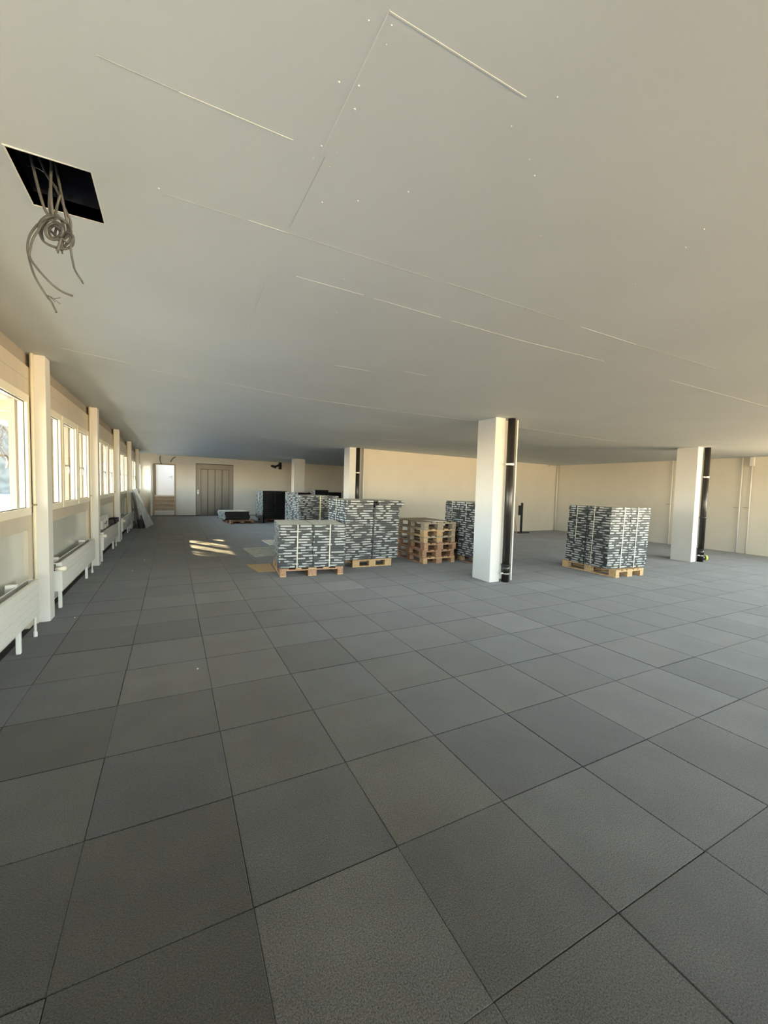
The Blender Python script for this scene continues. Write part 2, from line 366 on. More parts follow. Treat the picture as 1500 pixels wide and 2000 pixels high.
stuff(bm_.obj('plaster_spots', M_ridge, ceil))
# void above the hatch: sheet-metal box with two knock-out holes, painted rim
v = MB(); zt = 3.16; zc = 2.83
v.box(HX0-.012, HY0-.012, zc+.03, HX0, HY1+.012, zt); v.box(HX1, HY0-.012, zc+.03, HX1+.012, HY1+.012, zt)
v.box(HX0, HY0-.012, zc+.03, HX1, HY0, zt); v.box(HX0, HY1, zc+.03, HX1, HY1+.012, zt); v.box(HX0-.012, HY0-.012, zt, HX1+.012, HY1+.012, zt+.012)
v.obj('ceiling_void', M_void, ceil)
for x, z in ((-.435, 2.905), (-.375, 2.90)):
    MB().cyl((x, HY1-.003, z), (x, HY1+.001, z), .012, 16).obj('knockout_hole', M_blackm, ceil)
rim = MB(); w = .006
for x0, y0, x1, y1 in ((HX0-w, HY0-w, HX1+w, HY0), (HX0-w, HY1, HX1+w, HY1+w), (HX0-w, HY0, HX0, HY1), (HX1, HY0, HX1+w, HY1)):
    rim.box(x0, y0, zc-.006, x1, y1, zc+.03)
rim.obj('hatch_rim', M_ridge, ceil)

# ------------------------------------------------------------------ walls
wb = MB(); YBT = YB+.14
DX0, DX1, DZ = -.75, .07, 2.36; EX0, EX1, EZ = .99, 2.72, 2.50
def wbox(b_, x0, z0, x1, z1): b_.box(x0, YB, z0, x1, YBT, z1)
wbox(wb, XL-.12, -.05, DX0, 3.2); wbox(wb, DX0, DZ, DX1, 3.2); wbox(wb, DX1, -.05, EX0, 3.2); wbox(wb, EX0, EZ, EX1, 3.2); wbox(wb, EX1, -.05, XR+.12, 3.2)
wall_back = struct(wb.obj('wall_back', M_wall))
wr = MB(); WRY = [(-5.6+3.0*k, -5.6+3.0*k+2.75) for k in range(3)]
wr.box(XR, YF-.1, -.05, XR+.15, YB+.14, .75); wr.box(XR, YF-.1, 2.55, XR+.15, YB+.14, 3.2)
ys = [YF-.1]+[q for p in WRY for q in p]+[YB+.14]
for k in range(0, len(ys), 2): wr.box(XR, ys[k], .75, XR+.15, ys[k+1], 2.55)
struct(wr.obj('wall_right', M_wall))
for k, (a, c) in enumerate(WRY):
    w_ = struct(link('window_%d' % (k+30), None, None, (XR+.08, (a+c)/2, .75)))
    h = (c-a)/2; f_ = MB()
    for x0, z0, x1, z1 in ((-h, 0, h, .06), (-h, 1.74, h, 1.8), (-h, .06, -h+.06, 1.74), (h-.06, .06, h, 1.74), (-.04, .06, .04, 1.74)): f_.box(-.04, x0, z0, .04, x1, z1)
    f_.obj('window_frame', M_sash, w_)
    for s_ in (-1, 1): MB().box(-.004, min(s_*.04, s_*(h-.06)), .06, .004, max(s_*.04, s_*(h-.06)), 1.74).obj('pane', M_glass, w_)
portal('daylight_portal', (XR+.2, -1.2, 1.65), (0, math.radians(90), 0), 1.8, 9.0)
struct(MB().box(PX0, PY, -.008, XR, PY+.16, 3.2).obj('wall_partition', M_wall))
# front wall (behind the camera): a band of large windows
wf = MB(); WFX = [(-1.0+2.95*k, -1.0+2.95*k+2.7) for k in range(5)]
wf.box(XL-.1, YF-.15, -.05, XR+.1, YF, .75); wf.box(XL-.1, YF-.15, 2.55, XR+.1, YF, 3.2)
xs = [XL-.1]+[q for p in WFX for q in p]+[XR+.1]
for k in range(0, len(xs), 2): wf.box(xs[k], YF-.15, .75, xs[k+1], YF, 2.55)
struct(wf.obj('wall_front', M_wall))
for k, (a, c) in enumerate(WFX):
    w_ = struct(link('window_%d' % (k+10), None, None, ((a+c)/2, YF-.08, .75)))
    h = (c-a)/2; f_ = MB()
    for x0, z0, x1, z1 in ((-h, 0, h, .06), (-h, 1.74, h, 1.8), (-h, .06, -h+.06, 1.74), (h-.06, .06, h, 1.74), (-.04, .06, .04, 1.74)): f_.box(x0, -.04, z0, x1, .04, z1)
    f_.obj('window_frame', M_sash, w_)
    for s_ in (-1, 1): MB().box(min(s_*.04, s_*(h-.06)), -.004, .06, max(s_*.04, s_*(h-.06)), .004, 1.74).obj('pane', M_glass, w_)
portal('daylight_portal', ((WFX[0][0]+WFX[-1][1])/2, YF-.2, 1.65), (math.radians(90), 0, 0), WFX[-1][1]-WFX[0][0], 1.8)
portal('daylight_portal', (XL-.16, (COLS[0]+.2+YB)/2, 1.78), (0, math.radians(-90), 0), 1.2, YB-COLS[0]-.2)

# left wall: window band between steel columns
wl = MB()
wl.box(XL-.14, YF-.1, -.05, XL-.045, YB, 1.02)          # breast wall behind the glossy panels
wl.box(XL-.14, YF-.1, 1.02, XL, YB, 1.17)               # sill rail
wl.box(XL-.14, YF-.1, 2.39, XL, YB, 2.69)               # header
struct(MB().box(XL-.14, YF-.1, 2.69, XL-.03, YB, 3.2).obj('trim_30', mat('shaded_recess', (.36, .33, .29), .7)))           # recessed strip up to the ceiling, its shading put into the grey colour
wl.box(XL-.14, YF-.1, 1.17, XL, COLS[0]+.2, 2.39)
BAYS = []
for k, yc in enumerate(COLS):
    y1 = COLS[k+1] if k+1 < len(COLS) else YB
    wl.box(XL-.14, yc-.02, 1.17, XL, yc+.30, 2.39)       # wall behind each column
    a, b2 = yc+.30, y1-.10
    wl.box(XL-.14, y1-.10, 1.17, XL, min(y1, YB), 2.39)
    wl.box(XL-.046, yc-.18, -.05, XL, yc+.20, 1.02)      # stile
    BAYS.append((a, b2))
wall_left = struct(wl.obj('wall_left', M_cream))
for k, (a, b2) in enumerate(BAYS):
    # groove line in the header
    MB().box(XL-.001, a-.05, 2.555, XL+.0015, b2+.05, 2.559).obj('header_groove', M_crack, wall_left)
    MB().box(XL-.06, a-.10, .02, XL-.032, b2-.08, 1.02).obj('breast_panel', M_panel, wall_left)
# the bottom edges
struct(MB().box(DX1+.1, YB-.012, -.001, EX0, YB, .045).obj('baseboard_back', M_white))

def sash_meshes(w, h):
    fr_ = MB(); b_ = .075
    for x0, z0, x1, z1 in ((0, 0, w, b_), (0, h-b_, w, h), (0, b_, b_, h-b_), (w-b_, b_, w, h-b_)):
        fr_.box(-.055, x0, z0, .022, x1, z1, .004)
    gk = MB(); g = .006
    for x0, z0, x1, z1 in ((b_, b_, w-b_, b_+g), (b_, h-b_-g, w-b_, h-b_), (b_, b_+g, b_+g, h-b_-g), (w-b_-g, b_+g, w-b_, h-b_-g)):
        gk.box(-.011, x0, z0, -.004, x1, z1)
    pn = MB().box(-.012, b_, b_, -.006, w-b_, h-b_)
    fo_ = MB(); c = .03                                        # outer casement of the box window
    for x0, z0, x1, z1 in ((.0, 0, w, .05), (0, h-.05, w, h), (0, .05, .05, h-.05), (w-.05, .05, w, h-.05)):
        fo_.box(-.135, x0, z0, -.085, x1, z1)
    hd = MB(); hy = .038                                       # lever handle
    hd.box(.022, hy-.013, h*.46-.035, .030, hy+.013, h*.46+.035, .003)
    hd.cyl((.03, hy, h*.46), (.062, hy, h*.46), .009, 10)
    hd.tube([(.060, hy-.004, h*.46), (.064, hy+.03, h*.46+.002), (.066, hy+.075, h*.46-.015), (.062, hy+.088, h*.46-.06), (.058, hy+.082, h*.46-.105)], .009, 8, 4)
    return fr_.mesh('sash', M_sash), gk.mesh('gasket', M_gask), pn.mesh('pane', M_glass), fo_.mesh('outer_casement', M_outer), hd.mesh('handle', M_zinc)
SM = {}
for k, (a, b2) in enumerate(BAYS):
    if a > YB-.3: continue
    wn = struct(link('window_%d' % (k+1), None, None, (XL, a, 1.17)))
    L_ = b2-a; ns = 3 if L_ > 2.5 else 2; gap = .055; w = (L_-gap*(ns-1)-.02)/ns
    key = round(w, 3)
    if key not in SM: SM[key] = sash_meshes(w, 1.22)
    for s_ in range(ns):
        o = link('sash', SM[key][0], wn, (0, .01+s_*(w+gap), 0))
        for nme, q in zip(('gasket', 'pane', 'outer_casement', 'handle'), SM[key][1:]): link(nme, q, o)
        if s_ < ns-1:
            MB().box(-.13, .01+w+s_*(w+gap), 0, -.02, .01+w+s_*(w+gap)+gap, 1.22).obj('mullion', M_cream, wn)
# wall columns with pipe and clamp
for k, yc in enumerate(COLS):
    cname = ['out of view column', 'steel column at the near end of the window wall', 'cream boxed column beside the large nearest window', 'cream boxed column between the second and third window bays',
             'cream boxed column behind the radiator that carries the carton', 'cream boxed column in front of the leaning sheets', 'cream boxed column closest to the far door wall'][k]
    t_ = struct(link('trim_%d' % (k+1), MB().box(XL, yc, -.006, -1.19, yc+.20, ceil_z(-1.2)-.001, .004).mesh('wall_column', M_white)))
    MB().cyl((XL+.025, yc-.028, .0), (XL+.025, yc-.028, ceil_z(-1.3)-.001), .014, 12).obj('riser_pipe', M_sash, t_, True)
    MB().box(XL, yc-.075, 1.262, XL+.042, yc-.006, 1.278).obj('pipe_clamp', M_brass, t_)

# ------------------------------------------------------------------ pillars
def pillar(n, x, y, strip, drain, wid=.5):
    h = ceil_z(x)
    m_ = MB()
    if drain:
        m_.box(x, y, -.006, x+.215, y+.45, h-.001, .005); m_.box(x+.215, y+.16, -.006, x+.5, y+.45, h-.004)
        if strip: m_.box(x+.475, y, -.006, x+.5, y+.16, h-.006)
    else: m_.box(x, y, -.006, x+wid, y+.45, h-.001, .005)
    return struct(m_.obj('wall_pillar_%d' % n, M_white))
P1 = (4.75, 5.27); P2 = (4.80, 11.70); P3 = (10.80, 5.20); P4 = (4.87, 18.4)
pillar(1, *P1, True, True); pillar(2, *P2, True, True); pillar(3, *P3, False, True); pillar(4, *P4, False, False)
def drain(x, y, lab, r=.062, cap=False, lowz=.0):
    h = ceil_z(x)-.001
    t_ = thing('drain_pipe', lab, 'pipe', (x, y, 0))
    MB().cyl((0, 0, 0), (0, 0, h), r, 24).obj('pipe_shaft', M_black, t_, True)
    s_ = MB(); s_.cyl((0, 0, .155), (0, 0, .30), r+.010, 24); s_.cyl((0, 0, .285), (0, 0, .305), r+.016, 24); s_.obj('pipe_socket', M_black, t_, True)
    if cap: MB().cyl((0, 0, 1.02), (0, 0, 1.07), r+.008, 24).obj('pipe_coupling', M_black, t_, True)
    for z in (.14, 1.98):
        c_ = MB(); c_.cyl((0, 0, z), (0, 0, z+.032), r+.006, 24); c_.box(-r-.05, -.02, z+.004, -r+.01, .0, z+.028); c_.obj('pipe_clamp', M_zinc, t_)
    if cap:
        e_ = MB(); e_.cyl((0, 0, .09), (r+.06, -.03, .09), .055, 20); e_.obj('branch_stub', M_black, t_, True)
        e2 = MB(); e2.cyl((r+.06, -.03, .09), (r+.10, -.05, .09), .062, 24); e2.cyl((r+.10, -.05, .09), (r+.112, -.056, .09), .045, 24); e2.obj('end_cap', M_yellow, t_, True)['label'] = 'yellow plastic end cap'
    return t_
drain(P1[0]+.30, P1[1]-.05, 'black vertical drain pipe with pale clamps on the nearest free-standing pillar')
drain(P2[0]+.305, P2[1]+.06, 'black vertical drain pipe on the pillar where the partition wall starts')
drain(P3[0]+.33, P3[1]-.035, 'black vertical drain pipe ending in a yellow cap at floor level', cap=True)

# right wall pipes
def wpipe(x, y, z1, lab, r=.018, box=False, horiz=None):
    t_ = thing('heating_pipe', lab, 'pipe', (x, y, 0))
    b_ = MB().cyl((0, 0, 0), (0, 0, z1), r, 12); b_.obj('pipe_run', M_white, t_, True)
    if not horiz: MB().box(-.004, .0, 1.26, .06, .14, 1.272).obj('pipe_clip', M_brass, t_)
    if box: MB().box(-.05, -.045, z1-.24, .045, .045, z1, .004).obj('junction_cover', M_white, t_)
    if horiz: MB().cyl((0, 0, z1-.03), (horiz, 0, z1-.03), r, 12).obj('pipe_branch', M_white, t_, True)
zr = ceil_z(14)-.006
wpipe(XR-.06, 5.64, zr, 'thin white riser pipe left of the boxed one on the right wall')
wpipe(XR-.06, 5.42, zr, 'thin white riser pipe with a small box at its top, right wall', box=True)
wpipe(XR-.06, 7.42, zr, 'thin white riser pipe half hidden behind the yellow-capped pillar')
wpipe(XR-.10, PY-.08, zr, 'white pipe standing in the corner of the partition and right wall', r=.025, horiz=-.5)

# ------------------------------------------------------------------ back wall: door with stairs, lift
dr = struct(link('door_1', None, None, (DX0, YB, 0))); wd = DX1-DX0
f_ = MB()
for x0, z0, x1, z1 in ((-.05, 0, .0, DZ+.05), (wd, 0, wd+.05, DZ+.05), (0, DZ, wd, DZ+.05)): f_.box(x0, -.02, z0, x1, .14, z1)
f_.obj('door_frame', mat('oak_door_frame', (.42, .30, .19), .5), dr)
lf = MB().box(-.135, -.86, .01, -.095, -.04, 2.34, .003).obj('door_leaf', M_white, dr)
hb = MB(); hb.cyl((-.13, -.78, 1.05), (-.20, -.78, 1.05), .012, 10); hb.cyl((-.19, -.78, 1.05), (-.19, -.66, 1.05), .010, 10); hb.cyl((-.10, -.78, 1.05), (-.04, -.78, 1.05), .012, 10); hb.cyl((-.045, -.78, 1.05), (-.045, -.66, 1.05), .010, 10)
hb.obj('handle', M_zinc, lf)
for z in (.25, 1.2, 2.1): MB().cyl((-.09, -.035, z), (-.09, -.035, z+.09), .012, 10).obj('hinge', M_zinc, dr)
# stair hall behind the door
sh = struct(link('stair_hall', None, None, (0, 0, 0)))
hw = MB(); Y0 = YBT
hw.box(-1.5, Y0, -.1, -1.3, 26.5, 3.6); hw.box(1.2, Y0, -.1, 1.3, 26.5, 3.6); hw.box(-1.5, 25.3, -.1, 1.3, 25.4, 3.6); hw.box(-1.5, Y0, 3.4, 1.3, 26.5, 3.6); hw.box(-1.5, Y0, -.1, 1.3, 25.4, -.01)
hw.obj('hall_shell', M_wall, sh)
for k in range(5):
    b_ = MB(); y = Y0+.12+k*.27; b_.box(-1.25, y, k*.175, 1.15, y+.27 if k < 4 else 25.2, (k+1)*.175)
    b_.obj('step', M_white if k == 0 else M_step, sh)
    MB().box(-1.25, y-.02, (k+1)*.175-.03, 1.15, y+.02, (k+1)*.175+.002).obj('step_nosing', M_white if k in (0, 4) else M_grey, sh)
hd = struct(link('door_2', None, None, (-.62, 24.6, .875)))
MB().box(-.06, -.02, 0, 1.2, .03, 2.2, .004).obj('door_leaf', M_doorw, hd)
MB().box(-.14, -.05, 0, -.06, .05, 2.25).obj('door_frame', M_white, hd)
q = MB(); q.cyl((.60, -.02, .98), (.60, -.07, .98), .014, 10); q.cyl((.60, -.065, .98), (.47, -.065, .98), .011, 10); q.box(.585, -.03, .86, .615, -.02, 1.04); q.obj('handle', M_zinc, hd)
# unseen fill lamp added to brighten the landing door
hl = bpy.data.lights.new('stair_fill_light', 'AREA'); hl.shape = 'RECTANGLE'; hl.size = 1.0; hl.size_y = 1.4; hl.energy = 24; hl.color = (.86, .93, 1.0)
ho = bpy.data.objects.new('stair_fill_light', hl); COL.objects.link(ho); ho.location = (1.1, 23.2, 2.3); ho.rotation_euler = (0, math.radians(80), 0)
struct(MB().box(1.12, 22.6, 1.5, 1.19, 23.8, 3.0).obj('window_20', M_sash))  # blank panel added behind the fill lamp, not a known window

lift = thing('lift', 'stainless steel lift doors with four panels set in the far wall', 'lift', (EX0, YB, 0)); we = EX1-EX0
q = MB(); q.box(.0, .05, 0, .225, .13, EZ-.03); q.box(we-.20, .05, 0, we, .13, EZ-.03); q.box(.225, .05, 2.24, we-.20, .13, EZ-.03); q.obj('portal_frame', mat('lift_frame_steel', (.20, .185, .155), .4, metal=.3), lift)
pw = (we-.425)/4
for k in range(4):
    yk = (.11, .085, .085, .11)[k]
    MB().box(.225+k*pw+.010, yk, .01, .225+(k+1)*pw-.010, yk+.025, 2.225, .002).obj('door_panel', M_steel, lift)
MB().box(0, .02, -.004, we, .137, .012).obj('door_sill', M_steel, lift); MB().box(0, .137, 0, we, .139, EZ).obj('shaft_back', M_blackm, lift)
cp = MB().box(.07, .042, 1.02, .15, .05, 1.22, .002).obj('call_panel', M_zinc, lift)
MB().cyl((.11, .042, 1.16), (.11, .036, 1.16), .02, 14).obj('call_button', M_blackm, cp)
q = MB()
for x0, z0, x1, z1 in ((-.045, 0, 0, EZ), (we, 0, we+.045, EZ), (-.045, EZ, we+.045, EZ+.03)): q.box(x0, -.006, z0, x1, .14, z1)
struct(q.obj('trim_20', M_white)).location = (EX0, YB, 0)
# bracket and cables on the back wall
bt = thing('wall_bracket', 'black jointed arm fitting high on the far wall', 'bracket', (5.0, YB, 2.62))
MB().box(-.05, -.12, -.24, .10, -.001, .12, .03).obj('mount_plate', M_blackm, bt)
q = MB(); q.cyl((.0, -.08, .0), (-.28, -.25, -.12), .05, 12); q.obj('arm', M_blackm, bt)
q = MB(); q.cyl((-.24, -.25, -.14), (-.48, -.30, -.08), .075, 14, .055); q.obj('lamp_head', M_blackm, bt, True)
for pts, lab in (([(-.50, YB-.02, 2.76), (-.52, YB-.05, 2.62), (-.49, YB-.06, 2.50), (-.45, YB-.08, 2.38)], 'short grey cable hanging above the open far door'),
                 ([(.12, YB-.02, 2.74), (.04, YB-.10, 2.70), (-.03, YB-.14, 2.60), (-.08, YB-.16, 2.50)], 'short curled cable end sticking out right of the hanging one')):
    tag(MB().tube(pts, .017, 8).obj('loose_cable', M_cable, None, True), lab, 'cable')

# ------------------------------------------------------------------ radiators
RADS = [(2.72, 5.03), (5.93, 8.24), (9.2, 11.5), (12.58, 14.9), (16.0, 18.3), (19.3, 21.4)]
RLAB = ['white panel radiator under the nearest window, cut by the picture edge', 'white panel radiator with ivory valve knob under the second window bay', 'white panel radiator carrying a carton and scraps on its top',
        'white panel radiator between the fourth and fifth cream columns', 'white panel radiator hidden behind the leaning sheets', 'white panel radiator next to the far door wall']
for (a, b2), lab in zip(RADS, RLAB):
    L_ = b2-a; t_ = thing('radiator', lab, 'radiator', (-1.15, a, 0)); z0, z1 = .24, .575
    fp = MB(); n = 5; hh = (z1-z0)/n
    for i in range(n): fp.box(-.012, 0, z0+i*hh+.0025, 0, L_, z0+(i+1)*hh-.0025, .003)
    fp.box(-.014, .002, z0+.003, -.006, L_-.002, z1-.003)
    fp.obj('front_plate', M_rad, t_)
    MB().box(-.098, .0, z0, -.088, L_, z1-.01).obj('back_plate', M_rad, t_)
    q = MB(); q.box(-.08, .02, z0+.02, -.02, L_-.02, z1-.06); q.obj('convector_fins', M_radin, t_)
    q = MB(); q.box(-.10, -.004, z0, .001, .006, z1, .002); q.obj('side_cover', M_rad, t_)
    q = MB(); q.box(-.10, L_-.006, z0, .001, L_+.004, z1, .002); q.obj('side_cover', M_rad, t_)
    q = MB(); q.box(-.032, .006, z1-.008, -.010, L_-.006, z1+.002, .002); q.box(-.098, .006, z1-.008, -.086, L_-.006, z1+.002, .002); q.obj('top_rail', M_rad, t_)
    for yy in (.16, L_-.45):
        q = MB(); q.box(-.075, yy, .0, -.04, yy+.04, z0+.01, .004); q.obj('foot', M_rad, t_)
        MB().box(-.165, yy+.1, z1-.07, -.085, yy+.15, z1+.025, .003).obj('wall_bracket_clip', M_white, t_)
    q = MB(); q.cyl((-.05, -.11, z1-.06), (-.05, -.004, z1-.06), .016, 12); q.cyl((-.05, -.10, z1-.06), (-.05, -.10, z1+.0), .013, 12); q.cyl((-.05, -.10, z1-.06), (-.12, -.10, z1-.06), .012, 10); q.obj('valve_body', M_gask, t_)
    q = MB(); q.cyl((-.045, -.09, z1-.055), (.05, -.09, z1-.055), .022, 16, .028); q.cyl((.05, -.09, z1-.055), (.062, -.09, z1-.055), .028, 16, .018); q.obj('thermostat_knob', M_knob, t_, True)
    q = MB(); q.cyl((-.05, L_+.03, .0), (-.05, L_+.03, z0+.05), .011, 10); q.cyl((-.05, L_-.0, z0+.05), (-.05, L_+.042, z0+.05), .016, 10); q.cyl((-.05, L_+.03, 0), (-.05, L_+.03, .05), .017, 10); q.obj('return_pipe', M_white, t_)
    MB().box(.0, L_*.37, z0+.13, .004, L_*.37+.055, z1-.10, .002).obj('heat_meter', M_rad, t_)

# things on the third radiator
t_ = thing('carton_box', 'small white carton tipped on the third radiator', 'box', (-1.235, 9.46, .605), 0); 
q = MB().box(-.06, 0, 0, .04, .42, .17, .003).obj('box_body', M_white, t_); 
q = MB(); q.tube([(.042, .14, .075), (.046, .19, .06), (.046, .25, .06), (.042, .30, .085)], .008, 6, 4); q.obj('hand_hole', M_cabled, t_); t_.rotation_euler = (math.radians(12), 0, math.radians(-6))
tag(MB().box(-1.26, 10.10, .585, -1.22, 10.45, .83).obj('board_scrap', M_board), 'beige board scrap standing beside the white carton', 'board').rotation_euler = (0, 0, 0)
q = MB(); q.box(-1.28, 10.65, .602, -1.12, 11.35, .615); q.box(-1.28, 10.65, .61, -1.265, 11.35, .70); q.box(-1.135, 10.65, .61, -1.12, 11.35, .70); q.box(-1.28, 10.65, .61, -1.12, 10.665, .70); q.box(-1.28, 11.335, .61, -1.12, 11.35, .70)
tag(q.obj('storage_tray', M_blackm), 'dark open tray on the far end of the third radiator', 'tray')

# leaning sheets by the far window wall
def slab(name, pts, th, m, lab, cat, nrm):
    n = Vector(nrm).normalized()*th; P = [Vector(p) for p in pts]
    k = len(P); V = P+[p+n for p in P]
    o = MB().add(V, [tuple(range(k))[::-1], tuple(range(k, 2*k))]+[(i, (i+1) % k, k+(i+1) % k, k+i) for i in range(k)]).obj(name, m)
    return tag(o, lab, cat) if lab else o
slab('plastic_sheet', [(-1.12, 13.95+1.5, 1.30), (-1.12, 16.6, 1.30), (-.62, 17.0, .01), (-.78, 15.6, .01)], .012, M_glassy, 'pale grey-green sheet leaning against the column near the far door', 'sheet', (.9, .0, .4))
slab('glass_sheet', [(-1.16, 15.36, 1.20), (-1.16, 16.5, 1.20), (-1.0, 16.6, .01), (-1.0, 15.4, .01)], .01, mat('dark_green_board', (.03, .06, .05), .3), 'dark green sheet standing behind the pale leaning sheet', 'sheet', (-.95, 0, -.3))
q = MB().tube([(-1.05, 16.9, 1.2), (-1.08, 17.0, .9), (-1.02, 17.0, .6), (-.98, 17.05, .35), (-1.0, 17.0, .02)], .015, 6); tag(q.obj('loose_cable', M_cabled), 'dark twisted cable hanging behind the leaning sheets', 'cable')
tag(MB().box(-.98, 15.7, 0, -.86, 16.3, .28, .01).obj('rubble_sack', M_blackm), 'black sack on the floor under the leaning sheets', 'sack')
for x, y, lab in ((-.62, 8.2, 'white crumb on the dark carpet nearest the radiator with the carton'), (-.98, 5.6, 'tiny white crumb beside the first cream column'), (-.5, 9.3, 'white crumb on the carpet farther along the window wall'), (.18, 3.66, 'pale speck on the near carpet below the dark tiles')):
    q = MB(); rr = .010; V = [(x+rr*random.uniform(.6, 1.3)*math.cos(a_), y+rr*random.uniform(.6, 1.3)*math.sin(a_), .0) for a_ in (0, 1.2, 2.5, 3.8, 5.1)]+[(x, y, .009)]
    q.add(V, [(i, (i+1) % 5, 5) for i in range(5)]+[(4, 3, 2, 1, 0)]); tag(q.obj('plaster_crumb', M_white), lab, 'debris')

# ------------------------------------------------------------------ cable bundle from the hatch
ct = thing('cable_bundle', 'knotted bundle of grey cables hanging out of the ceiling hatch', 'cables', (-.447, 2.3, 2.83))
def pix(x, y, Y):                       # a point of the bundle at depth Y
    px, py = x/5.0, 240+y/5.0
    d = fw+rt*((px-750)/802.85)-up*((py-1000)/802.85); k = Y/d.y
    return Vector((d.x*k, Y, CAMZ+d.z*k))-Vector((-.447, 2.3, 2.83))
def loopc(cx_, cy2, rx, ry, a0, a1, Y, n=10, dy=.01):
    return [pix(cx_+rx*math.cos(math.radians(a0+(a1-a0)*i/n)), cy2+ry*math.sin(math.radians(a0+(a1-a0)*i/n)), Y+dy*math.sin(i*1.3)) for i in range(n+1)]
CB = [
 ([(280, 230), (300, 330), (345, 520), (400, 730), (450, 870), (520, 950), (585, 1060), (600, 1160), (603, 1255)], 2.30, 14),
 ([(480, 250), (500, 400), (495, 560), (500, 760), (530, 940), (590, 1000), (600, 1110), (560, 1250)], 2.28, 14),
 ([(520, 280), (545, 420), (580, 600), (620, 800), (650, 950), (660, 1070), (600, 1160), (540, 1100), (550, 1030)], 2.31, 13),
 ([(360, 280), (450, 500), (550, 650), (640, 850), (690, 970), (680, 1080), (630, 1130), (560, 1120), (500, 1060)], 2.33, 12),
 ([(590, 700), (560, 800), (530, 930), (480, 900), (390, 970), (385, 1060), (430, 1160), (540, 1215), (640, 1230), (710, 1190), (710, 1100), (650, 1070)], 2.29, 13),
 ([(490, 640), (480, 800), (510, 930), (560, 900), (610, 980), (630, 1080), (600, 1210)], 2.32, 13),
 ([(500, 925), (440, 950), (360, 1000), (290, 1100), (268, 1210), (285, 1330), (340, 1500), (440, 1670), (500, 1750), (550, 1850)], 2.27, 11),
 ([(520, 950), (440, 960), (380, 1040), (320, 1140), (292, 1250), (295, 1320), (370, 1430), (500, 1570), (610, 1650), (710, 1690)], 2.25, 11),
 ([(600, 1120), (660, 1170), (700, 1100), (715, 1140), (690, 1220), (720, 1400), (750, 1470), (803, 1550)], 2.27, 11)]
for pts, Y, r_ in CB:
    MB().tube([pix(x, y, Y+.012*math.sin(i*1.7)) for i, (x, y) in enumerate(pts)], r_*.00040, 8, 5).obj('cable', M_cable, ct, True)
for a_ in ((530, 1060, 85, 80, 60, 400, 2.26), (535, 1065, 55, 60, 0, 350, 2.28), (550, 1080, 145, 150, 150, 420, 2.30), (520, 1050, 140, 140, 190, 330, 2.25)):
    MB().tube(loopc(*a_), .0052, 8, 4).obj('cable_loop', M_cable, ct, True)
MB().tube([pix(x, y, 2.36) for x, y in ((265, 420), (330, 430), (400, 460), (480, 530), (560, 640))], .0026, 6, 4).obj('thin_wire', M_cable, ct)
for pts in (((450, 1680), (500, 1700), (545, 1735), (592, 1770)), ((470, 1685), (520, 1715), (560, 1712), (590, 1708)), ((455, 1682), (505, 1712), (540, 1750))):
    MB().tube([pix(x, y, 2.26) for x, y in pts], .0014, 5, 3).obj('bare_wire', M_cabled, ct)
for x, y, Y in ((803, 1552, 2.27), (603, 1258, 2.30), (560, 1252, 2.28)):
    p_ = pix(x, y, Y); MB().cyl(p_, p_+Vector((.003, 0, -.008)), .003, 8).obj('wire_end', M_cabled, ct)

# ------------------------------------------------------------------ pallets
def pallet(loc, rz, w, d, mats, lab, skid='y', h=.144, rnd=None, group=None):
    """deck on three stringers, nine blocks, three skids; skid runs along y (or x)."""
    t_ = thing('pallet', lab, 'pallet', loc, rz, group); rnd = rnd or random.Random(1)
    A, B = (w, d) if skid == 'y' else (d, w)                 # B along the skids
    def bx(n, a0, b0, z0, a1, b1, z1):
        q = MB(); 
        if skid == 'y': q.box(a0, b0, z0, a1, b1, z1, .002)
        else: q.box(b0, a0, z0, b1, a1, z1, .002)
        q.obj(n, rnd.choice(mats), t_)
    bw = .10; mid = .145
    aa = [(0, bw), (A/2-mid/2, A/2+mid/2), (A-bw, A)]; bb = [(0, .145), (B/2-.0725, B/2+.0725), (B-.145, B)]
    for a0, a1 in aa: bx('skid', a0, 0, 0, a1, B, .022)
    for b0, b1 in bb: bx('stringer', 0, b0, .100, A, b1, .122)
    for a0, a1 in aa:
        for b0, b1 in bb: bx('block', a0+.001, b0+.001, .022, a1-.001, b1-.001, .100)
    n = 5; ws = [.145, .10, .145, .10, .145]; g = (A-sum(ws))/4; a0 = 0
    for k in range(n): bx('deck_board', a0, 0, .122, a0+ws[k], B, h); a0 += ws[k]+g
    return t_

